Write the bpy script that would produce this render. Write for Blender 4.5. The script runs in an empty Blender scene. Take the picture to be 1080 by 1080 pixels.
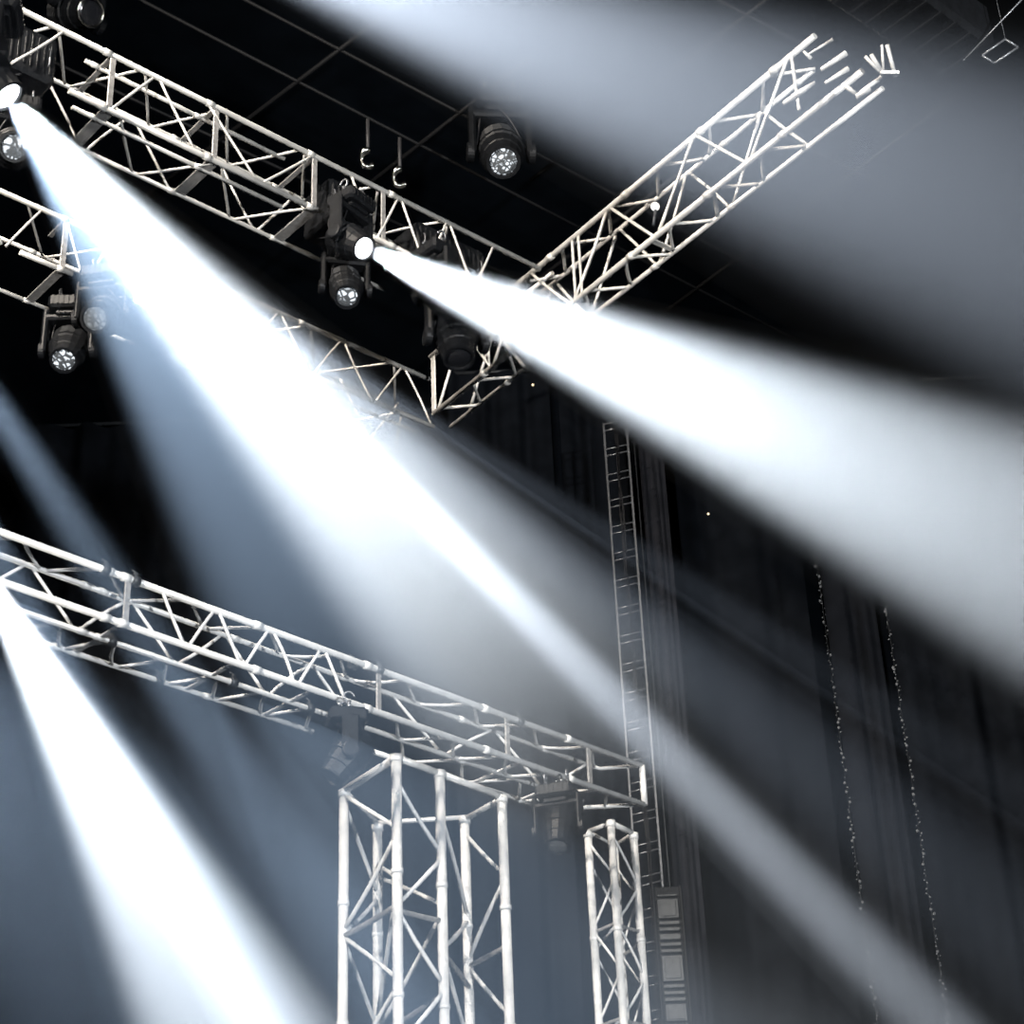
import bpy, math, random
from mathutils import Vector, Matrix
random.seed(7)
V = Vector
C = bpy.context.scene.collection
sc = bpy.context.scene

# ------------------------------------------------------------------ camera
F = 2050.0
CAM = V((0, 0, 1.6))
_p, _r = math.radians(30.1), math.radians(2.43)
FW = V((0, math.cos(_p), math.sin(_p)))
_u0 = V((0, -math.sin(_p), math.cos(_p)))
RT = math.cos(_r) * V((1, 0, 0)) - math.sin(_r) * _u0
UP = math.sin(_r) * V((1, 0, 0)) + math.cos(_r) * _u0
cd = bpy.data.cameras.new('camera'); co = bpy.data.objects.new('camera', cd); C.objects.link(co)
co.matrix_world = Matrix.Translation(CAM) @ Matrix((RT, UP, -FW)).transposed().to_4x4()
cd.sensor_width = 36; cd.lens = 36 * F / 1080; cd.clip_end = 500
sc.camera = co


def ray(x, y):
    return (FW * F + RT * (x - 540) + UP * (540 - y)).normalized()
def at(x, y, dist):            # point seen at a pixel, at a distance
    return CAM + ray(x, y) * dist
def onz(x, y, z):              # ... at a height
    r = ray(x, y); return CAM + r * ((z - CAM.z) / r.z)
def ony(x, y, Y):              # ... on a plane parallel to the back wall
    r = ray(x, y); return CAM + r * (Y / r.y)


# ------------------------------------------------------------------ materials
def mat(name, col, rough=.5, metal=0., spec=.5, noise=0., nscale=6., bump=0., emit=None, estr=0.):
    m = bpy.data.materials.new(name); m.use_nodes = True
    nt = m.node_tree; b = nt.nodes['Principled BSDF']
    b.inputs['Base Color'].default_value = (*col, 1); b.inputs['Roughness'].default_value = rough
    b.inputs['Metallic'].default_value = metal; b.inputs['Specular IOR Level'].default_value = spec
    if noise or bump:
        tc = nt.nodes.new('ShaderNodeTexCoord'); n = nt.nodes.new('ShaderNodeTexNoise')
        n.inputs['Scale'].default_value = nscale; n.inputs['Detail'].default_value = 6
        nt.links.new(tc.outputs['Object'], n.inputs['Vector'])
        if noise:
            r = nt.nodes.new('ShaderNodeMapRange')
            r.inputs[1].default_value = .35; r.inputs[2].default_value = .7
            r.inputs[3].default_value = 1 - noise; r.inputs[4].default_value = 1 + noise * .2
            mx = nt.nodes.new('ShaderNodeMix'); mx.data_type = 'RGBA'; mx.blend_type = 'MULTIPLY'
            mx.inputs['Factor'].default_value = 1; mx.inputs['A'].default_value = (*col, 1)
            nt.links.new(n.outputs['Fac'], r.inputs[0]); nt.links.new(r.outputs[0], mx.inputs['B'])
            nt.links.new(mx.outputs['Result'], b.inputs['Base Color'])
        if bump:
            bp = nt.nodes.new('ShaderNodeBump'); bp.inputs['Strength'].default_value = bump
            nt.links.new(n.outputs['Fac'], bp.inputs['Height']); nt.links.new(bp.outputs[0], b.inputs['Normal'])
    if emit:
        b.inputs['Emission Color'].default_value = (*emit, 1); b.inputs['Emission Strength'].default_value = estr
    return m

M = {
    'alu': mat('brushed_aluminium', (.80, .78, .74), .42, .25, .5, .28, 9, .05),
    'alu_w': mat('pale_aluminium', (.86, .86, .85), .45, .15, .5, .22, 9, .05),
    'plate': mat('dull_plate', (.42, .41, .40), .5, .4, .5, .4, 25, .1),
    'black': mat('black_housing', (.007, .008, .010), .5, 0, .3, .4, 12, .1),
    'blackgloss': mat('black_gloss', (.012, .013, .016), .22, 0, .6),
    'rubber': mat('black_cable', (.012, .012, .014), .6),
    'chrome': mat('chrome', (.85, .84, .80), .16, 1.),
    'steel': mat('grey_steel', (.30, .31, .33), .4, .7, .5, .3, 20),
    'darksteel': mat('dark_steel', (.06, .065, .072), .45, .4, .5, .3, 20),
    'pipe': mat('painted_dark_pipe', (.012, .012, .013), .6, 0, .3),
    'wall': mat('black_wall', (.0055, .0075, .0105), .9, 0, .0, .3, 2),
    'curt': mat('black_velvet', (.012, .014, .018), .95, 0, .0, .3, 3),
    'curt_b': mat('dark_grey_velvet', (.018, .020, .025), .95, 0, .0, .3, 3),
    'curt_c': mat('grey_velvet', (.03, .031, .037), .9, 0, .0, .3, 3),
    'bead': mat('clear_bead', (.5, .52, .55), .15, .6, .8),
    'rack': mat('rack_grey', (.10, .105, .11), .45, .2, .5, .3, 15),
    'bulb': mat('warm_bulb', (1, .95, .9), .4, emit=(1, .96, .9), estr=1.4),
    'speck': mat('amber_indicator', (1, .8, .5), .4, emit=(1, .78, .5), estr=.9),
    'hot': mat('lit_lens', (1, 1, 1), .3, emit=(.9, .96, 1), estr=6),
}

def lens_mat(k=1.25):
    m = bpy.data.materials.new('faceted_lens'); m.use_nodes = True
    nt = m.node_tree; b = nt.nodes['Principled BSDF']
    tc = nt.nodes.new('ShaderNodeTexCoord'); v = nt.nodes.new('ShaderNodeTexVoronoi')
    v.feature = 'DISTANCE_TO_EDGE'; v.inputs['Scale'].default_value = 17
    r = nt.nodes.new('ShaderNodeMapRange'); r.inputs[1].default_value = .07; r.inputs[2].default_value = .2
    n = nt.nodes.new('ShaderNodeTexNoise'); n.inputs['Scale'].default_value = 14
    r2 = nt.nodes.new('ShaderNodeMapRange'); r2.inputs[1].default_value = .42; r2.inputs[2].default_value = .52
    mu = nt.nodes.new('ShaderNodeMath'); mu.operation = 'MULTIPLY'
    nt.links.new(tc.outputs['Object'], v.inputs['Vector']); nt.links.new(tc.outputs['Object'], n.inputs['Vector'])
    nt.links.new(v.outputs['Distance'], r.inputs[0]); nt.links.new(n.outputs['Fac'], r2.inputs[0])
    nt.links.new(r.outputs[0], mu.inputs[0]); nt.links.new(r2.outputs[0], mu.inputs[1])
    m2 = nt.nodes.new('ShaderNodeMath'); m2.operation = 'MULTIPLY'; m2.inputs[1].default_value = k
    nt.links.new(mu.outputs[0], m2.inputs[0]); nt.links.new(m2.outputs[0], b.inputs['Emission Strength'])
    b.inputs['Emission Color'].default_value = (.86, .93, 1, 1)
    b.inputs['Base Color'].default_value = (.1, .11, .12, 1); b.inputs['Roughness'].default_value = .1
    return m
M['lens'] = lens_mat(); M['lens_dim'] = lens_mat(.16)


# ------------------------------------------------------------------ mesh helpers
class MB:
    def __init__(s): s.v = []; s.f = []; s.smooth = []
    def add(s, vs, fs, smooth=False):
        o = len(s.v); s.v += [tuple(v) for v in vs]
        for f in fs: s.f.append([i + o for i in f]); s.smooth.append(smooth)
    def box(s, c, size, rot=None, ch=0.):
        c = V(c); hx, hy, hz = [k / 2 for k in size]; R = rot or Matrix.Identity(3)
        ch = min(ch, hx * .8, hy * .8, hz * .8)
        if ch <= 0:
            vs = [c + R @ V((x * hx, y * hy, z * hz)) for x in (-1, 1) for y in (-1, 1) for z in (-1, 1)]
            s.add(vs, [(0, 1, 3, 2), (4, 6, 7, 5), (0, 4, 5, 1), (2, 3, 7, 6), (0, 2, 6, 4), (1, 5, 7, 3)]); return
        pr = [(-hx + ch, -hy), (hx - ch, -hy), (hx, -hy + ch), (hx, hy - ch), (hx - ch, hy), (-hx + ch, hy), (-hx, hy - ch), (-hx, -hy + ch)]
        vs = []
        for z, k in ((-hz, ch), (-hz + ch, 0), (hz - ch, 0), (hz, ch)):
            for x, y in pr:
                fx = (hx - k) / hx; fy = (hy - k) / hy
                vs.append(c + R @ V((x * fx, y * fy, z)))
        fs = [tuple(range(7, -1, -1)), tuple(range(24, 32))]
        for k in range(3):
            for i in range(8):
                j = (i + 1) % 8; fs.append((k * 8 + i, k * 8 + j, k * 8 + 8 + j, k * 8 + 8 + i))
        s.add(vs, fs)
    def tube(s, pts, r, n=10, cap=True, closed=False):
        pts = [V(p) for p in pts]; rs = r if isinstance(r, (list, tuple)) else [r] * len(pts)
        vs = []; N = len(pts); prev = None
        for i, p in enumerate(pts):
            if closed: t = pts[(i + 1) % N] - pts[i - 1]
            else: t = pts[min(i + 1, N - 1)] - pts[max(i - 1, 0)]
            t.normalize()
            if prev is None:
                a = V((0, 0, 1)) if abs(t.z) < .9 else V((1, 0, 0)); u = t.cross(a).normalized()
            else: u = (prev - t * prev.dot(t)).normalized()
            prev = u; w = t.cross(u)
            for k in range(n):
                a = 2 * math.pi * k / n; vs.append(p + (u * math.cos(a) + w * math.sin(a)) * rs[i])
        fs = []
        for i in range(N if closed else N - 1):
            for k in range(n):
                k2 = (k + 1) % n; j = (i + 1) % N
                fs.append((i * n + k, i * n + k2, j * n + k2, j * n + k))
        s.add(vs, fs, True)
        if cap and not closed:
            o = len(s.v) - len(vs)
            s.f.append([o + k for k in range(n - 1, -1, -1)]); s.smooth.append(False)
            s.f.append([o + (N - 1) * n + k for k in range(n)]); s.smooth.append(False)
    def lathe(s, prof, c, axis, n=28, cap=True):   # prof: list of (t along axis, radius)
        c = V(c); axis = V(axis).normalized()
        a = V((0, 0, 1)) if abs(axis.z) < .9 else V((1, 0, 0)); u = axis.cross(a).normalized(); w = axis.cross(u)
        vs = []
        for t, r in prof:
            for k in range(n):
                b = 2 * math.pi * k / n; vs.append(c + axis * t + (u * math.cos(b) + w * math.sin(b)) * r)
        fs = []
        for i in range(len(prof) - 1):
            for k in range(n):
                k2 = (k + 1) % n; fs.append((i * n + k, i * n + k2, (i + 1) * n + k2, (i + 1) * n + k))
        s.add(vs, fs, False)
        o = len(s.v) - len(vs)
        if cap:
            s.f.append([o + k for k in range(n - 1, -1, -1)]); s.smooth.append(False)
            s.f.append([o + (len(prof) - 1) * n + k for k in range(n)]); s.smooth.append(False)
    def sphere(s, c, r, n=8, m=6):
        prof = [(-r * math.cos(math.pi * i / m), max(1e-4, r * math.sin(math.pi * i / m))) for i in range(m + 1)]
        s.lathe(prof, c, (0, 0, 1), n, False)
    def build(s, name, m, parent=None):
        me = bpy.data.meshes.new(name); me.from_pydata(s.v, [], s.f); me.update()
        for p, sm in zip(me.polygons, s.smooth): p.use_smooth = sm
        me.materials.append(M[m] if isinstance(m, str) else m)
        o = bpy.data.objects.new(name, me); C.objects.link(o)
        if parent: o.parent = parent
        return o

def thing(name, label, cat, loc=(0, 0, 0), mw=None, group=None):
    o = bpy.data.objects.new(name, None); C.objects.link(o); o.empty_display_size = .1
    if mw is not None: o.matrix_world = mw
    else: o.location = loc
    o['label'] = label; o['category'] = cat
    if group: o['group'] = group
    return o
def tag(o, label, cat, group=None):
    o['label'] = label; o['category'] = cat
    if group: o['group'] = group
    return o
def struct(o): o['kind'] = 'structure'; return o

def frame(origin, xdir, zdir=V((0, 0, 1))):
    x = xdir.normalized(); y = zdir.cross(x).normalized(); z = x.cross(y)
    return Matrix.Translation(origin) @ Matrix((x, y, z)).transposed().to_4x4()

def bow(a, b, amt, seg=5):
    a, b = V(a), V(b); d = b - a; n = d.cross(V((random.uniform(-1, 1), random.uniform(-1, 1), random.uniform(-1, 1)))).normalized()
    return [a + d * (i / seg) + n * amt * math.sin(math.pi * i / seg) for i in range(seg + 1)]

# ------------------------------------------------------------------ setting
b = MB(); b.box((0, 32, 9), (60, .3, 24)); struct(b.build('wall_back', 'wall'))
b = MB(); b.box((0, 20, 20.5), (60, 26, .3)); struct(b.build('ceiling', 'wall'))

# ------------------------------------------------------------------ trusses
# local frame: x along the truss, y = away from the near face, z up; origin = near lower chord start
def truss(label, A, B, h, w, top, chords, zig, gates, cr=.026, br=.013, m='alu', brm='alu', faces='FBTK', bowamt=.0, rootname='lighting_truss', fine=None, yflip=1, seg_collar=True):
    d = (B - A); d.z = 0; L = d.length; d.normalize()
    t = thing(rootname, label, 'truss', mw=frame(A, d))
    Y = lambda k: k * yflip
    for (y, z, x0, x1) in chords:
        cr_ = cr if y == 0 else cr * .8
        q = MB(); q.tube([(x0, Y(y), z), (x1, Y(y), z)], cr_, 14)
        if seg_collar:
            for g in gates:
                if x0 < g < x1: q.tube([(g - .035, Y(y), z), (g + .035, Y(y), z)], cr_ * 1.28, 14)
        q.build('chord', m, t)
    def zigzag(p0, p1, x0, x1, step, off=0):       # p0,p1 = (y,z) of two chords
        n = max(1, int((x1 - x0) / step)); st = (x1 - x0) / n
        for i in range(n):
            a, c = (p0, p1) if (i + off) % 2 == 0 else (p1, p0)
            q = MB(); q.tube(bow((x0 + i * st + .02, Y(a[0]), a[1]), (x0 + (i + 1) * st - .02, Y(c[0]), c[1]), random.uniform(0, bowamt)), br, 8)
            q.build('brace', brm, t)
    for (p0, p1, x0, x1, step, off) in zig: zigzag(p0, p1, x0, x1, step, off)
    return t, L
def gate(t, x, pts, wdt, yflip=1, m='plate', thick=.02, nm='cross_plate'):
    # flat plates bent round the section at position x, along a path of (y,z)
    for (a, c) in zip(pts[:-1], pts[1:]):
        a3, c3 = V((x, a[0] * yflip, a[1])), V((x, c[0] * yflip, c[1])); d = (c3 - a3)
        z = d.normalized(); xx = V((1, 0, 0)); yy = z.cross(xx).normalized()
        R = Matrix((xx, yy, z)).transposed()
        q = MB(); q.box((a3 + c3) / 2, (wdt, thick, d.length), R, .004); q.build(nm, m, t)

H, W = .62, .585
ZA = 13.0
# truss A (upper left to the rig corner)
A0 = onz(75, 97, ZA); A1 = onz(337, 223, ZA); dA = (A1 - A0).normalized()
def xA(px, py): return (onz(px, py, ZA) - A0).dot(dA)
xe = 5.3
tA, _ = truss('pale four-sided truss running from the top left corner down to the rig corner', A0, A1, H, W, 0,
    [(0, H, -2.2, xe), (W, H, -2.2, xe), (0, 0, -.02, 2.6), (0, 0, 3.02, xe), (.16, 0, .1, 2.25), (W, 0, -.15, 3.75), (W * .35, H, .2, 2.3)],
    [((0, H), (0, 0), .35, 1.25, .45, 1), ((0, H), (0, 0), 1.3, 2.5, .6, 0), ((W, H), (W, 0), .0, 3.6, .45, 0),
     ((0, 0), (W, 0), .45, 2.5, .5, 0), ((0, H), (W, H), -1.9, 4.5, .42, 0), ((0, H), (0, 0), 2.9, 4.7, .3, 0),
     ((.0, H), (0, 0), -2.0, -.1, .4, 0)], [-.9, .3, 1.35, 2.45, 3.4], bowamt=.012)
for gx in (.36, 1.42, 2.5):
    gate(tA, gx, [(0, H - .02), (0, .03)], .055)
    gate(tA, gx, [(.02, 0), (W - .02, 0)], .11)
    gate(tA, gx, [(.02, H), (W, H)], .05)
gate(tA, 3.3, [(0, H - .02), (0, .03)], .05); gate(tA, 3.3, [(.02, 0), (W - .02, 0)], .08)

# truss B (parallel, lower left, ends at the corner post)
B0 = onz(21, 266, ZA); B1 = onz(457, 450, ZA); dB = (B1 - B0).normalized(); LB = (B1 - B0).length
HB, WB = .60, .64
tB, _ = truss('pale truss behind the widest white beam, ending at the low corner of the rig', B0, B1, HB, WB, 0,
    [(0, HB, -1.2, LB - .05), (WB, HB, -1.2, LB - .3), (0, 0, 0, .55), (0, 0, 1.05, LB), (WB, 0, -.9, .93), (WB, 0, 1.22, 1.62), (WB, 0, 2.2, LB), (.2, 0, 2.0, LB - .1)],
    [((0, HB), (0, 0), 1.3, LB, .38, 0), ((0, 0), (WB, 0), 1.8, LB, .4, 0), ((W, HB), (W, 0), 2.0, LB, .42, 1), ((0, HB), (0, 0), .42, .95, .26, 0),
     ((0, HB), (WB, HB), 0, LB, .5, 0), ((.0, HB), (0, 0), -.9, .2, .3, 1)], [.42, 1.9, 3.2], bowamt=.012)
gate(tB, .44, [(0, HB), (0, .0)], .06); gate(tB, .44, [(0, 0), (WB - .02, 0)], .09); gate(tB, .44, [(0.02, HB), (WB * .5, HB)], .05)

# truss C (crosses from the low corner up to the right)
C0_ = onz(458, 436, ZA); C1_ = onz(907, 77, ZA); dC = (C1_ - C0_).normalized(); LC = (C1_ - C0_).length
HC, WC = .76, .30
tC, _ = truss('pale truss rising from the low rig corner to a broken end at upper right', C0_, C1_, HC, WC, 0,
    [(0, HC, -.05, LC - .42), (WC, HC, 0, LC - .75), (0, 0, 0, LC + .03), (WC, 0, -.12, LC - .02), (WC * .6, HC, .4, 1.9)],
    [((0, HC), (0, 0), .05, 1.55, .5, 1), ((0, HC), (0, 0), 1.75, LC - .75, .58, 0), ((0, 0), (WC, 0), .1, LC - .9, .3, 0),
     ((WC, HC), (WC, 0), .2, LC - .9, .5, 1), ((0, HC), (WC, HC), .1, LC - .7, .36, 0)], [.9, 2.1, 3.3, 4.4, 5.4], yflip=1, bowamt=.016, cr=.03, br=.017)
gate(tC, 0, [(0, HC), (0, -.01)], .07, m='alu'); gate(tC, LC - .72, [(0, HC), (0, .12)], .03, m='alu')
gate(tC, 2.2, [(0, 0), (WC, 0)], .06, m='alu'); gate(tC, 3.6, [(0, 0), (WC, 0)], .06, m='alu')
for x in (1.0, 2.45, 2.55): gate(tC, x, [(0, HC), (0, .02)], .028, m='alu')

# truss L (lower truss across the bottom left, carried by the two towers)
ZL = 8.0
L0 = onz(0, 613, ZL); L1 = onz(680, 849, ZL); dL = (L1 - L0).normalized(); LL = (L1 - L0).length
HL, WM, WL = .375, .29, .62
tL, _ = truss('long white truss across the lower left, resting on the two upright towers', L0, L1, HL, WL, 0,
    [(0, HL, -.8, LL - .01), (WM, HL, -.8, LL - .42), (0, 0, -.8, LL - .01), (WM, 0, -.8, LL - .5), (WL, 0, -.8, 3.25), (WL, 0, 3.75, LL - .6)],
    [((0, HL), (0, 0), 1.3, 3.1, .24, 0), ((0, HL), (WM, HL), -.6, LL - .3, .36, 0), ((0, 0), (WM, 0), 3.6, LL - .2, .3, 0),
     ((WM, 0), (WL, 0), -.5, 3.2, .22, 1), ((WM, HL), (WM, 0), -.5, 3.4, .42, 0), ((WM, 0), (WL, 0), 3.9, LL - .6, .3, 0), ((WM, HL), (WM, 0), 3.8, LL - .4, .5, 0)],
    [.85, 1.0, 2.2, 3.3, 4.6, 5.6], bowamt=.02, cr=.027, br=.014, m='alu_w', brm='alu_w')
tube_end = MB(); tube_end.tube([(LL, 0, HL), (LL, 0, 0)], .03, 12); tube_end.build('end_post', 'alu_w', tL)
e2 = MB(); e2.tube([(LL - .02, 0, HL), (LL - .25, WM, HL), (LL - .42, WM, HL)], .018, 10); e2.build('end_brace', 'alu_w', tL)
e2 = MB(); e2.tube([(LL - .02, 0, 0), (LL - .6, WL, 0)], .02, 10); e2.build('end_brace', 'alu_w', tL)
for gx in (1.02, 3.42, 4.85, 5.85):
    gate(tL, gx, [(0, HL - .02), (0, .02)], .05, m='plate')
for gx in (1.0, 2.0, 2.75, 5.0, 5.6): gate(tL, gx, [(.02, 0), (WL - .02, 0)], .035, m='alu_w')
# swivel couplers with wing nuts on the lower truss
for (gx, yy, zz) in ((.82, 0, HL), (1.08, 0, HL), (1.1, WM, 0), (3.2, WM * .2, HL), (3.42, 0, HL), (2.2, WM, 0), (2.95, WM, 0), (1.75, WL, 0), (5.0, 0, HL)):
    q = MB(); q.tube([(gx - .03, yy, zz), (gx + .03, yy, zz)], .042, 12); q.box((gx, yy, zz + .045), (.03, .03, .05), None, .004); q.tube([(gx - .035, yy, zz + .08), (gx + .035, yy, zz + .06)], .007, 6)
    q.build('coupler', 'darksteel', tL)

# ------------------------------------------------------------------ towers
def tower(label, pts, ztops, posts, faces, step, pr, br, rails, zbot=0.):
    base = V((pts[0].x, pts[0].y, 0)); t = thing('truss_tower', label, 'tower', loc=base)
    P = [V((p.x, p.y, 0)) - base for p in pts]
    for i, z in zip(posts, ztops):
        q = MB(); q.tube([P[i] + V((0, 0, zbot)), P[i] + V((0, 0, z))], pr, 16)
        zz = z - .03
        q.tube([P[i] + V((0, 0, zz - .03)), P[i] + V((0, 0, zz + .03))], pr * 1.25, 16)
        k = z - 1.0
        while k > 0: q.tube([P[i] + V((0, 0, k - .02)), P[i] + V((0, 0, k + .02))], pr * 1.18, 16); k -= 1.0
        q.build('post', 'alu_w', t)
    for (i, j, z, rr) in rails:
        q = MB(); q.tube([P[i] + V((0, 0, z)), P[j] + V((0, 0, z))], rr, 12); q.build('top_rail', 'alu_w', t)
    for (i, j, z0, st, kind) in faces:
        z = z0; k = 0
        while z > 4.2:
            a, c = (i, j) if k % 2 == 0 else (j, i)
            q = MB(); q.tube(bow(P[a] + V((0, 0, z)), P[c] + V((0, 0, z - st * .92)), .012), br, 8); q.build('brace', 'alu_w', t)
            if k % 2 == 1 and kind:
                q = MB(); q.tube(bow(P[i] + V((0, 0, z - st)), P[j] + V((0, 0, z - st + .02)), .008), br * 1.25, 8); q.build('rung', 'plate', t)
            z -= st; k += 1
    return t
ZT = 7.92
pf, pl, pr_ = onz(418, 799, ZT), onz(363, 834, ZT), onz(529, 840, ZT)
pb = pl + (pr_ - pf)
pm = pf.lerp(pr_, .40); pbm = pl.lerp(pb, .22)
# keep the rear corner where its post shows between the front posts
pb2 = onz(490, 862, ZT)
print('tower', pf, pl, pr_, pb, pb2)
tower('wide white truss tower of six upright posts under the middle of the lower truss', [pf, pl, pr_, pb2, pm, onz(398, 868, ZT)],
      [ZT + .02, ZT, ZT, ZT, ZT + .02, ZT - .02], [0, 1, 2, 3, 4, 5],
      [(1, 0, ZT - .04, .62, 1), (0, 4, ZT - .2, .55, 1), (4, 3, ZT - .35, .6, 1), (3, 2, ZT - .15, .6, 1), (1, 5, ZT - .1, .6, 0), (5, 4, ZT - .5, .7, 1), (5, 0, ZT - .4, .7, 0)],
      .6, .043, .019, [(0, 1, ZT, .034), (0, 4, ZT, .03), (4, 2, ZT, .03), (2, 3, ZT - .02, .026), (1, 5, ZT, .022), (5, 3, ZT, .022)])
qf, ql, qr = onz(644, 868, ZT), onz(620, 877, ZT), onz(668, 879, ZT)
qb = onz(648, 892, ZT)
print('tower2', qf, ql, qr, qb)
tower('narrow white truss tower of four posts under the right end of the lower truss', [qf, ql, qr, qb],
      [ZT + .02, ZT, ZT, ZT - .02], [0, 1, 2, 3],
      [(1, 0, ZT - .1, .42, 1), (0, 2, ZT - .1, .42, 1), (1, 3, ZT - .3, .42, 0), (3, 2, ZT - .2, .42, 1)],
      .42, .036, .013, [(0, 2, ZT, .026), (0, 1, ZT, .02), (1, 3, ZT, .016), (3, 2, ZT, .018)])

# ------------------------------------------------------------------ moving head lamps
def moving_head(label, lens_c, aim, s=1., hot=False, up=V((0, 0, 1)), side=None, cat='stage light', base_off=.62, cables=True, ring=False, lensmat=None, group=None):
    aim = aim.normalized(); head_c = lens_c - aim * (.24 * s)          # pivot of the head
    sd = side or aim.cross(V((0, 0, 1)))
    sd.z = 0; sd.normalize()
    base_c = head_c + V((0, 0, base_off * s))
    t = thing('moving_head_light', label, cat, loc=base_c + V((0, 0, .12 * s)), group=group)
    o = t.location.copy(); loc = lambda p: p - o
    fy = V((0, 0, 1)).cross(sd); R = Matrix((sd, fy, V((0, 0, 1)))).transposed()
    q = MB(); q.box(loc(base_c), (.40 * s, .36 * s, .15 * s), R, .025 * s)
    q.box(loc(base_c + V((0, 0, -.10 * s))), (.26 * s, .24 * s, .05 * s), R, .01 * s)
    for k in range(-3, 4): q.box(loc(base_c + sd * (k * .05 * s) + fy * (.185 * s)), (.018 * s, .012 * s, .10 * s), R)
    q.build('base', 'black', t)
    for sgn in (-1, 1):
        q = MB(); q.tube([loc(base_c + sd * (sgn * .12 * s) + V((0, 0, .07 * s))), loc(base_c + sd * (sgn * .12 * s) + V((0, 0, .16 * s)))], .02 * s, 8)
        cc = base_c + sd * (sgn * .12 * s) + V((0, 0, .20 * s))
        q.tube([loc(cc + (fy * math.cos(a) + V((0, 0, 1)) * math.sin(a)) * .05 * s) for a in [math.radians(k) for k in range(-80, 200, 20)]], .011 * s, 8)
        q.build('hanging_clamp', 'steel', t)
    # yoke
    q = MB()
    for sgn in (-1, 1):
        q.box(loc(head_c + sd * (sgn * .235 * s) + V((0, 0, (base_off * .5 - .04) * s))), (.055 * s, .17 * s, (base_off + .02) * s), R, .02 * s)
        q.lathe([(0, .085 * s), (.05 * s, .085 * s), (.06 * s, .07 * s)], loc(head_c + sd * (sgn * .225 * s)), sd * sgn, 20)
    q.box(loc(head_c + V((0, 0, (base_off - .13) * s))), (.5 * s, .17 * s, .07 * s), R, .02 * s)
    q.build('yoke', 'black', t)
    # head
    q = MB(); q.lathe([(-.30 * s, .07 * s), (-.29 * s, .13 * s), (-.2 * s, .175 * s), (-.06 * s, .185 * s), (-.05 * s, .195 * s), (.0, .195 * s), (.01 * s, .18 * s),
                       (.12 * s, .165 * s), (.13 * s, .155 * s), (.22 * s, .14 * s), (.25 * s, .14 * s), (.25 * s, .118 * s), (.225 * s, .112 * s)], loc(head_c), aim, 16)
    u = aim.cross(sd).normalized()
    for k in range(5):
        q.lathe([(0, .178 * s), (.008 * s, .19 * s), (.016 * s, .178 * s)], loc(head_c + aim * (-.22 + k * .032) * s), aim, 16, False)
    hd = q.build('head', 'black', t)
    q = MB(); q.lathe([(.228 * s, .110 * s), (.238 * s, .085 * s), (.244 * s, .045 * s), (.246 * s, .001)], loc(head_c), aim, 24, False)
    q.build('lens', lensmat or ('hot' if hot else 'lens'), t)
    if ring:
        q = MB(); 
        uu = sd; ww = aim.cross(uu).normalized()
        q.tube([loc(head_c + aim * .255 * s + (uu * math.cos(a) + ww * math.sin(a)) * .125 * s) for a in [2 * math.pi * k / 24 for k in range(24)]], .016 * s, 8, closed=True)
        q.build('lens_ring', 'chrome', t)
    if cables:
        q = MB()
        for k in range(3):
            a = base_c + sd * random.uniform(-.15, .15) * s; c = head_c + sd * random.choice((-1, 1)) * .2 * s - aim * .1
            mid = (a + c) / 2 + fy * random.uniform(-.3, .3) * s + V((0, 0, random.uniform(-.1, .1)))
            pts = [a * (1 - x) ** 2 + mid * 2 * x * (1 - x) + c * x * x for x in [i / 10 for i in range(11)]]
            q.tube([loc(p) for p in pts], .009 * s, 6)
        q.build('cable', 'rubber', t)
    return t

def lampdir(px, py, d0, qx, qy, d1): return (at(qx, qy, d1) - at(px, py, d0)).normalized()

def lens_at(px, py, aim, sc_, off, ztop):    # where the lens of a lamp hung from height ztop shows at a pixel
    aim = aim.normalized(); return onz(px, py, ztop - (.245 + off) * sc_ + .24 * sc_ * aim.z)
ZB = ZA - .03
T1 = at(590, 704, 13.0); T2 = at(1080, 572, 12.2)
a1 = T1 - at(8, 102, 16.4); a2 = T2 - at(384, 262, 17.3)
S1 = lens_at(8, 102, a1, 1.05, .62, ZB); S2 = lens_at(384, 262, a2, .86, .5, ZB)
S4 = at(-22, 592, 13.0); T4 = at(240, 1080, 10.5)
moving_head('black lamp at the left edge throwing the widest white beam', S1, T1 - S1, 1.05, True)
moving_head('black lamp on the long upper truss throwing a white beam to the right', S2, T2 - S2, .86, True, base_off=.5)
def hang(label, px, py, aim, s, off, ztop, **k):
    aim = V(aim); moving_head(label, lens_at(px, py, aim, s, off, ztop), aim, s, base_off=off, **k)
hang('black lamp tucked under the beam-throwing lamp of the upper truss, its small round lens glowing', 366, 313, (.12, -.5, -.8), .86, .45, ZB)
hang('dim black lamp alone against the dark ceiling, its faceted lens facing down', 531, 171, (.05, -.5, -.8), 1.5, .5, 18.45)
hang('black lamp hanging under the left end of the middle truss with mottled lens', 67, 380, (.02, -.5, -.8), .95, .5, ZB)
hang('black lamp cut by the left edge, its ribbed lens just below the bright source', 15, 155, (.25, -.7, -.55), .9, .45, ZB)
hang('black lamp near the top left corner with a curved chrome lens rim', 95, 13, (.5, -.4, -.45), 1.25, .5, 18.45, ring=True, lensmat='blackgloss')
hang('lamp veiled by the pale haze under the middle truss, right of the mottled lens', 190, 376, (.35, -.5, -.7), .85, .45, ZB, lensmat='lens_dim')
hang('lamp with a grid-like lens beside the end of the middle truss', 100, 336, (-.1, -.7, -.6), 1.0, .42, ZB, lensmat='lens_dim')
hang('black lamp clamped under the lower truss just left of the wide tower', 350, 820, (-.55, -.15, -.8), .8, .40, ZL - .03, lensmat='blackgloss')
hang('black lamp hanging under the lower truss between the two towers', 588, 893, (-.1, -.35, -.85), .8, .40, ZL - .03, lensmat='rack')
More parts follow.
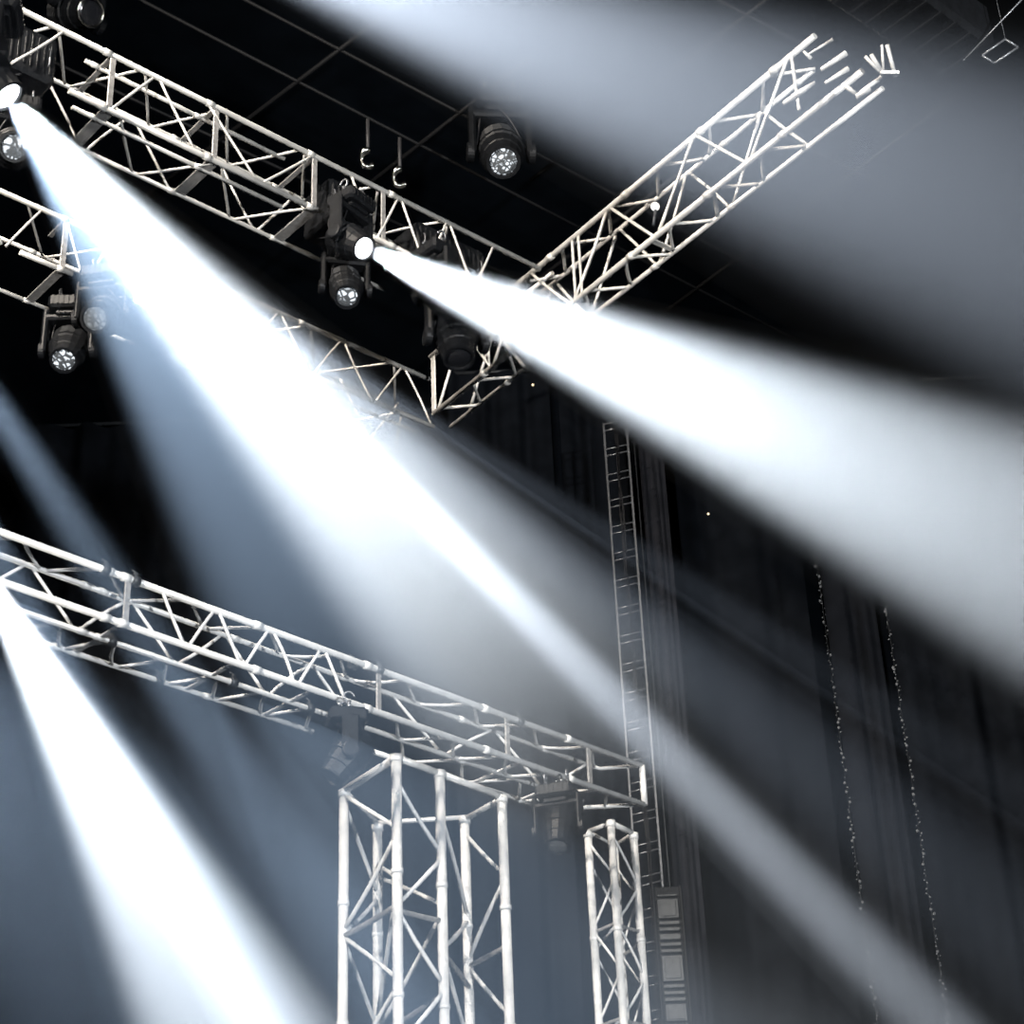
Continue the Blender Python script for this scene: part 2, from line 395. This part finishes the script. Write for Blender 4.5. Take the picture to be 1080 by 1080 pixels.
hang('dark lamp in the upper truss to the right of the beam-throwing lamp', 470, 325, (.3, .3, -.6), .9, .4, ZB, lensmat='blackgloss')
hang('large dim lamp inside the first bay of the crossing truss', 484, 378, (.08, -.25, -.95), 1.1, .45, ZB, lensmat='blackgloss')

# chrome arcs shaped to stand in for two lens glints over the upper truss, hung on a dark pipe
for (px, py, lab) in ((388, 167, 'chrome arc shaped as a lens glint over the upper truss, left of a pair'), (422, 187, 'chrome arc shaped as a lens glint over the upper truss, right of a pair')):
    c = at(px, py, 19.5); t = thing('lens_glint', lab, 'glint', loc=c)
    q = MB(); u, w = RT, UP
    q.tube([(u * math.cos(a) * .062 + w * math.sin(a) * .085) for a in [math.radians(k) for k in range(70, 330, 13)]], [.018 + .016 * abs(math.sin(k * .35)) for k in range(20)], 10)
    q.build('glint_arc', 'chrome', t)
    q = MB(); q.tube([(0, 0, .07), (0, 0, .5)], .02, 8); q.build('hanging_rod', 'rubber', t)
    q = MB(); q.tube([u * .02 - w * .09, u * .06 - w * .05], .022, 8); q.build('glint_tip', 'chrome', t)

def dimmer(label, x, l, hh=.5, dp=.44, y0=.07, z0=.06):
    M0 = tA.matrix_world; c = M0 @ V((x, y0 + dp / 2, z0))
    t = thing('dimmer_pack', label, 'equipment box', mw=Matrix.Translation(c) @ M0.to_3x3().to_4x4())
    q = MB(); q.box((0, 0, hh / 2), (l, dp, hh), None, .03); q.build('housing', 'black', t)
    q = MB()
    for k in range(int(l / .06)): q.box((-l / 2 + .04 + k * .06, -dp / 2 - .004, hh * .5), (.018, .012, hh * .7), None, .002)
    q.build('cooling_fins', 'black', t)
    for sx in (-1, 1):
        q = MB(); q.tube([(sx * l * .42, -dp / 2, hh * .3), (sx * l * .42, -dp / 2 - .025, hh * .35), (sx * l * .42, -dp / 2 - .025, hh * .65), (sx * l * .42, -dp / 2, hh * .7)], .008, 8); q.build('handle', 'steel', t)
    for k in range(3):
        a = V((random.uniform(-l / 2, l / 2), -dp * .4, .02)); e = V((random.uniform(-l / 2, l / 2), dp * .3, .02)); lw = random.uniform(.04, .07)
        q = MB(); q.tube([a.lerp(e, u / 12) - V((0, .05 * math.sin(math.pi * u / 12), lw * math.sin(math.pi * u / 12))) for u in range(13)], .010, 6); q.build('cable_loop', 'rubber', t)
dimmer('long black equipment box inside the upper truss at its left end', -.62, 1.0)
dimmer('black equipment box inside the upper truss above the beam-throwing lamp', 2.98, .5)
dimmer('black equipment box inside the upper truss near its right end', 4.2, .85)

# broken bracket at the end of truss C
c = at(925, 70, 17.0); t = thing('angle_bracket', 'bright folded metal bracket off the upper right truss end', 'bracket', loc=c)
Rr = Matrix((RT, UP, -FW)).transposed()
def scr(dx, dy, dz=0): return (RT * dx + UP * -dy) * (17.0 / F) + FW * dz
for (a, b2, wd) in (((-12, -10), (8, 8), .03), ((10, -22), (20, 9), .035), ((5, -22), (8, 8), .022), ((-6, -12), (6, 4), .035)):
    q = MB(); A_, B_ = scr(*a), scr(*b2, .06); q.tube([A_, B_], wd * .55, 6); q.build('bracket_arm', 'alu', t)
q = MB(); q.box(scr(13, 6), (.16, .03, .03), Rr, .005); q.build('mounting_foot', 'alu', t)
t = thing('mounting_rail', 'short pale rail jutting between the truss end and folded bracket', 'bracket', loc=at(905, 98, 17.1))
for (a, b2, wd) in (((-14, -8), (2, 4), .02), ((2, 0), (24, -16), .02), ((-2, 4), (12, -4), .026)):
    q = MB(); q.tube([scr(*a), scr(*b2)], wd, 8); q.build('rail_bar', 'alu', t)
for (px, py, lab, dist) in ((870, 60, 'pale end plate caught between chords of the crossing truss, upper one', 17.2), (826, 97, 'pale rod floating inside the last bay of the crossing truss', 17.3)):
    t = thing('mounting_bar', lab, 'fitting', loc=at(px, py, dist))
    if py == 60:
        for (a, b2, wd) in (((-18, -2), (8, -18), .014), ((-22, -6), (-14, 2), .02), ((-4, 13), (22, -4), .028), ((0, 27), (24, 12), .024)):
            q = MB(); q.tube([scr(*a), scr(*b2)], [wd * .6, wd], 8); q.build('fitting_bar', 'alu', t)
    else:
        q = MB(); q.tube([scr(0, 12), scr(14, 3), scr(33, -10)], [.018, .032, .014], 8); q.build('fitting_bar', 'alu', t)

# small round bulb on the crossing truss, LED specks
t = thing('round_bulb', 'small round white bulb inside the crossing truss', 'bulb', loc=at(691, 218, 17.9))
q = MB(); q.sphere((0, 0, 0), .04, 14, 10); q.build('globe', 'bulb', t)
q = MB(); q.tube([(0, 0, -.035), (-.03, .02, -.2)], .014, 8); q.build('bulb_stem', 'darksteel', t)
for (px, py) in ((562, 406), (747, 542)):
    q = MB(); q.sphere((0, 0, 0), .016, 8, 6); o = q.build('indicator_bulb', 'speck'); o.location = at(px, py, 24)
    tag(o, 'tiny amber light left of the dark ladder top' if px == 562 else 'tiny amber light on the dark curtain right of the ladder', 'indicator light')

# dark equipment in the top right corner
c = at(950, -2, 15.0)
t = thing('speaker_cabinet', 'dark hanging cabinet at the top edge near the right corner', 'speaker', mw=Matrix.Translation(c) @ frame(V((0, 0, 0)), dA).to_3x3().to_4x4())
q = MB(); q.box((0, 0, 0), (1.55, .5, .42), None, .04); q.build('cabinet', 'black', t)
q = MB()
for k in range(9): q.box((-.7 + k * .17, 0, -.215), (.02, .44, .02))
q.build('grille_bars', 'black', t)
q = MB(); q.tube([(.5, 0, .2), (.5, 0, 1.6)], .015, 8); q.tube([(-.5, 0, .2), (-.5, 0, 1.6)], .015, 8); q.build('hanging_rod', 'darksteel', t)
def scr2(dx, dy, dist=15.): return (RT * dx + UP * -dy) * (dist / F)
t = thing('metal_frame', 'small empty rectangular metal frame near the top right corner', 'frame', loc=at(1057, 53, 15.))
cs = [(-20, 5), (3, -11), (16, -3), (-8, 13)]
for i in range(4):
    q = MB(); q.tube([scr2(*cs[i]), scr2(*cs[(i + 1) % 4])], .009, 8); q.build('frame_bar', 'steel', t)
q = MB(); q.tube([scr2(3, -11), scr2(3, -11) + V((0, 0, 1.2))], .003, 6); q.build('wire', 'darksteel', t)
def cable(label, pts, r, m='darksteel', group=None):
    o0 = pts[0]; q = MB(); q.tube([p - o0 for p in pts], r, 6); o = q.build('hanging_wire', m); o.location = o0
    return tag(o, label, 'cable', group)
cable('thin steel cable slanting down from the top right corner', [at(1085, -8, 15), at(1016, 64, 15)], .007, 'steel')

# ------------------------------------------------------------------ ceiling pipes
def pipe(a, b2, r, lab, grp, m='pipe'):
    o0 = a; q = MB(); q.tube([V((0, 0, 0)), b2 - a], r, 10); o = q.build('ceiling_pipe', m); o.location = o0
    return tag(o, lab, 'pipe', grp)
ZP = 18.5
for k, (p, q_) in enumerate([((110, -20), (900, 390)), ((-40, 20), (620, 330)), ((240, -10), (980, 380)), ((700, -30), (1120, 190)), ((820, 140), (1120, 290))]):
    pipe(onz(*p, ZP), onz(*q_, ZP), .022, 'thin dark pipe under the ceiling running parallel to the upper truss', 'ceiling pipes parallel to the upper truss')
for k, (p, q_) in enumerate([((560, 60), (330, 240)), ((440, -10), (150, 210)), ((760, 150), (480, 360)), ((1010, 100), (700, 330)), ((860, -40), (560, 190))]):
    pipe(onz(*p, ZP), onz(*q_, ZP), .028, 'thin dark pipe under the ceiling crossing the upper truss direction', 'ceiling pipes crossing the others')

# ------------------------------------------------------------------ curtains
def curtain(label, x0, x1, Y, z0, z1, m, wl=.45, amp=.12, spread=.0):
    base = V(((x0 + x1) / 2, Y, z0)); n = max(16, int((x1 - x0) / .035)); rows = 14
    ph = [random.uniform(0, 6.28) for _ in range(4)]
    vs = []; wd = x1 - x0
    def off(x, k):
        return amp * (math.sin(x / wl * 6.283 + ph[0] + .9 * math.sin(x * 1.7 + ph[1])) + .45 * math.sin(x / wl * 11.1 + ph[2] + .6 * k) + .5 * math.sin(x * 1.1 + ph[3]))
    for side in (0, .03):
        for j in range(rows + 1):
            k = j / rows; z = z1 + (z0 - z1) * k
            for i in range(n + 1):
                x = -wd / 2 + wd * i / n
                vs.append((x * (1 - spread * (1 - k)), off(x, k) * (.55 + .6 * k) + side, z - z0))
    fs = []; S = (rows + 1) * (n + 1)
    for j in range(rows):
        for i in range(n):
            a = j * (n + 1) + i; fs.append((a, a + n + 1, a + n + 2, a + 1)); fs.append((S + a, S + a + 1, S + a + n + 2, S + a + n + 1))
    for j in range(rows):
        a = j * (n + 1); fs.append((a, S + a, S + a + n + 1, a + n + 1)); a += n; fs.append((a, a + n + 1, S + a + n + 1, S + a))
    q = MB(); q.add(vs, fs, True)
    t = thing('stage_curtain', label, 'curtain', loc=base)
    q.build('drape', m, t)
    q = MB(); q.tube([(-wd / 2, 0, z1 - z0 + .02), (wd / 2, 0, z1 - z0 + .02)], .035, 8); q.build('curtain_rail', 'darksteel', t)
    return t
X = lambda px, py, Y: ony(px, py, Y).x
curtain('broad black curtain filling the back on the left', X(-150, 800, 28.6), X(474, 800, 28.6), 28.6, 0, 20.3, 'curt', .9, .16)
curtain('black folded curtain between the two white towers', X(486, 1000, 27.5), X(612, 1000, 27.5), 27.5, 0, 20.3, 'curt', .5, .12)
curtain('black folded curtain behind the narrow tower', X(612, 1000, 28.0), X(700, 1000, 28.0), 28.0, 0, 20.3, 'curt', .5, .12)
curtain('narrow grey curtain hanging just right of the dark ladder', X(716, 1000, 26.8), X(746, 1000, 26.8), 26.8, 0, 20.3, 'curt_c', .22, .07)
curtain('black curtain between the narrow grey curtain and the bead strings', X(748, 900, 28.6), X(885, 900, 28.6), 28.6, 0, 20.3, 'curt', .8, .1)
curtain('dark grey curtain between the two bead strings', X(905, 900, 27.6), X(962, 900, 27.6), 27.6, 0, 20.3, 'curt_b', .45, .08)
curtain('black curtain along the right edge of the back', X(965, 900, 28.3), X(1240, 900, 28.3), 28.3, 0, 20.3, 'curt', .9, .14)

# ------------------------------------------------------------------ bead strings
def beads(label, px, py, Y, ztop, grp=None):
    p = ony(px, py, Y); t = thing('bead_string', label, 'bead string', loc=V((p.x, Y, 0)))
    q = MB(); z = .2
    q.tube([(0, 0, 0), (0, 0, ztop)], .006, 6); q.build('string', 'darksteel', t)
    q = MB()
    while z < ztop - .1:
        r = random.choice((.008, .012, .016, .024)); q.sphere((random.uniform(-.03, .03), random.uniform(-.03, .03), z), r, 6, 4); z += random.uniform(.03, .09)
    o = q.build('beads', 'bead', t); o['kind'] = 'stuff'
beads('string of glittering beads left of the grey curtain at lower right', 915, 1000, 26.5, ony(862, 575, 26.5).z)
beads('string of glittering beads right of the grey curtain at lower right', 988, 1000, 26.2, ony(930, 600, 26.2).z)

# ------------------------------------------------------------------ cable ladder and rack
YL = 25.5
a, c = ony(676, 1000, YL), ony(704, 1000, YL); wl = (c - a).length; zt = ony(645, 447, YL).z
t = thing('cable_ladder', 'tall dark ladder-like tower behind the rig with cables on its rungs', 'ladder', loc=V((a.x, YL, 0)))
for x in (0, wl):
    q = MB(); q.box((x, 0, zt / 2), (.035, .06, zt), None, .006); q.build('rail', 'steel', t)
z = 4.0
while z < zt:
    for dz in (0, .12):
        q = MB(); q.tube([(0, -.02, z + dz - .05), (wl, -.02, z + dz + .03)], .012, 6); q.build('rung', 'steel', t)
    z += .46
q = MB()
for k in range(5):
    pts = [V((wl * random.uniform(.2, .8), -.05, 2 + i * (zt - 2) / 30)) for i in range(31)]
    for i in range(1, 31): pts[i].x = pts[i - 1].x * .8 + pts[i].x * .2
    q.tube(pts, .008, 5)
q.build('cable', 'rubber', t)
cable('thin dark wire dropping just right of the ladder', [V((ony(718, 1000, YL).x - .08, YL, 1)), V((ony(718, 1000, YL).x - .08, YL, zt + .3))], .012, 'darksteel')
YR = 24.5
p0 = ony(693, 1000, YR)
t = thing('equipment_rack', 'dark equipment rack with grey panels to the right of narrow tower', 'rack', loc=V((p0.x, YR, 0)))
ztr = ony(690, 935, YR).z
q = MB()
for x in (0, .36): q.box((x, 0, ztr / 2), (.03, .05, ztr), None, .005)
q.box((.18, .12, ztr / 2), (.36, .2, ztr), None, .01); q.build('rack_case', 'black', t)
z = ztr - .12; k = 0
hs = [.03, .26, .05, .05, .08, .05, .05, .34, .05, .05, .05, .22]
while z > 2.6:
    hh = hs[k % len(hs)]; q = MB(); q.box((.18, -.01, z - hh / 2), (.27, .06, hh), None, .008)
    if hh > .2: q.box((.18, -.045, z - hh / 2), (.2, .02, hh * .8), None, .004)
    q.build('rack_panel', 'rack', t); z -= hh + .035; k += 1

# ------------------------------------------------------------------ light
def haze_mat(name, dens, fade=None):
    m = bpy.data.materials.new(name); m.use_nodes = True; nt = m.node_tree
    nt.nodes.remove(nt.nodes['Principled BSDF']); v = nt.nodes.new('ShaderNodeVolumeScatter')
    v.inputs['Color'].default_value = (1, 1, 1, 1); v.inputs['Anisotropy'].default_value = .5
    v.inputs['Density'].default_value = dens
    if fade:                                   # density lowered along the cone so the beam's light dies out sooner
        tc = nt.nodes.new('ShaderNodeTexCoord'); sx = nt.nodes.new('ShaderNodeSeparateXYZ'); r = nt.nodes.new('ShaderNodeMapRange')
        r.interpolation_type = 'SMOOTHSTEP'
        r.inputs[1].default_value = fade[0]; r.inputs[2].default_value = fade[1]; r.inputs[3].default_value = dens; r.inputs[4].default_value = dens * fade[2]
        nt.links.new(tc.outputs['Object'], sx.inputs[0]); nt.links.new(sx.outputs['Z'], r.inputs[0]); nt.links.new(r.outputs[0], v.inputs['Density'])
    nt.links.new(v.outputs[0], nt.nodes['Material Output'].inputs['Volume'])
    if not fade: m.cycles.homogeneous_volume = True
    m.cycles.volume_sampling = 'EQUIANGULAR'
    return m
DENS = .012
HZ = haze_mat('stage_haze', DENS)
def beam(S, T, hw, power, col, blend=.6, radius=.05, label=None, ext=1.5, fade=None, start=.02):
    d = T - S; L = d.length; start = radius + .015
    dist = (T - CAM).length; half = math.atan(hw * dist / F / L)
    ld = bpy.data.lights.new('beam_lamp', 'SPOT'); ld.energy = power; ld.color = col
    ld.spot_size = 2 * half; ld.spot_blend = blend; ld.shadow_soft_size = radius
    o = bpy.data.objects.new('beam_lamp', ld); C.objects.link(o)
    o.location = S + d.normalized() * start
    o.rotation_euler = d.to_track_quat('-Z', 'Y').to_euler()
    if label:                                  # the lit haze: a solid round cone of thin smoke
        q = MB(); t0 = .02; Lx = L * ext; h2 = half * 1.02
        q.lathe([(0, radius + .015), (Lx, radius + .015 + math.tan(h2) * Lx)], (0, 0, 0), (0, 0, 1), 48)
        h = q.build('haze', haze_mat('beam_fade_haze', DENS, fade) if fade else HZ)
        h.matrix_world = frame_z(S + d.normalized() * t0, d)
        h['kind'] = 'stuff'; h['label'] = label; h['category'] = 'haze'
    return o
def frame_z(origin, zdir):
    z = zdir.normalized(); a = V((0, 0, 1)) if abs(z.z) < .9 else V((1, 0, 0))
    x = a.cross(z).normalized(); y = z.cross(x)
    return Matrix.Translation(origin) @ Matrix((x, y, z)).transposed().to_4x4()
WH = (.81, .90, 1.0); BL = (.52, .72, 1.0); GR = (.64, .78, 1.0)
K = 3.2e4
beam(S1, at(565, 724, 13.0), 165, 11.5 * K, WH, 1., .085, 'widest white beam of haze slanting down from the left edge lamp', 1.7, (4.3, 7.3, .05))
beam(S1, at(868, 960, 11.5), 40, 36 * K, (.78, .87, 1), 1., .04, 'narrow bright streak along the upper side of the widest white beam', 1.4)
beam(S1, at(400, 790, 11.8), 140, 1.7 * K, BL, .7, .05, 'dim blue haze below and left of the widest white beam', 1.7, (4.6, 7.6, .22))
beam(S2, T2, 145, 6.8 * K, WH, .7, .075, 'white beam widening from the long upper truss to the right edge', 1.3)
beam(S4, T4, 105, 2.1 * K, WH, .6, .05, 'white beam falling from the left edge to the bottom left', 1.3)
beam(S4, at(275, 1080, 10.5), 34, 3.2 * K, WH, 1., .04, 'brighter core along the right side of the bottom left beam', 1.3)
beam(at(100, -125, 15), at(1080, 232, 11), 195, 3.7 * K, (.72, .83, 1), .9, .1, 'broad grey-white beam entering from the top edge across the upper right', 1.3)
beam(at(-150, 205, 15), at(420, 1080, 11), 62, 2.4 * K, BL, .9, .06, 'faint blue beam behind the lower truss, the right one of two', 1.3)
beam(at(-150, 320, 15), at(230, 1000, 12), 45, 2.2 * K, BL, .9, .06, 'faint blue beam at the left edge above the lower truss, the left one of two', 1.3)
beam(at(196, 280, 24), at(960, 890, 21.5), 75, 2.9 * K, GR, 1., .06, 'soft grey beam crossing the dark ladder, the lower of two', 1.5)
beam(at(196, 280, 24), at(1010, 800, 21.5), 34, 2.2 * K, GR, 1., .06, 'thin soft grey beam crossing the dark ladder, the upper of two', 1.5)
beam(at(-350, 500, 16), at(150, 1000, 12), 260, .6 * K, BL, 1., .1, 'very faint blue haze filling the bottom left corner', 2.2)  # added unseen spot with its own cone, lifts the dark corner to blue

def wash(loc, tgt, size, power, col, radius=.4):
    ld = bpy.data.lights.new('front_wash', 'SPOT'); ld.energy = power; ld.color = col
    ld.spot_size = math.radians(size); ld.spot_blend = .5; ld.shadow_soft_size = radius
    o = bpy.data.objects.new('front_wash', ld); C.objects.link(o); o.location = loc
    o.rotation_euler = (V(tgt) - V(loc)).to_track_quat('-Z', 'Y').to_euler()
wash((-9, -4, 9), (0, 15, 11.5), 50, 14500, (1, .93, .84))
wash((9, -6, 5), (0, 15, 9), 50, 15500, (.95, .98, 1))
wash((-6, 6, 18), (0, 16, 12.5), 60, 9000, (1, .9, .78))

# world: black
w = bpy.data.worlds.new('world'); sc.world = w; w.use_nodes = True
nt = w.node_tree; bg = nt.nodes['Background']; bg.inputs[0].default_value = (.5, .65, 1, 1); bg.inputs[1].default_value = 0.0
sc.cycles.max_bounces = 4; sc.cycles.diffuse_bounces = 2; sc.cycles.volume_bounces = 0
sc.cycles.use_denoising = True; sc.cycles.denoising_input_passes = 'RGB'; sc.cycles.denoiser = 'OPENIMAGEDENOISE'
sc.cycles.sample_clamp_indirect = 2.0
sc.view_settings.view_transform = 'Standard'; sc.view_settings.look = 'None'; sc.view_settings.gamma = 1; sc.view_settings.exposure = 0
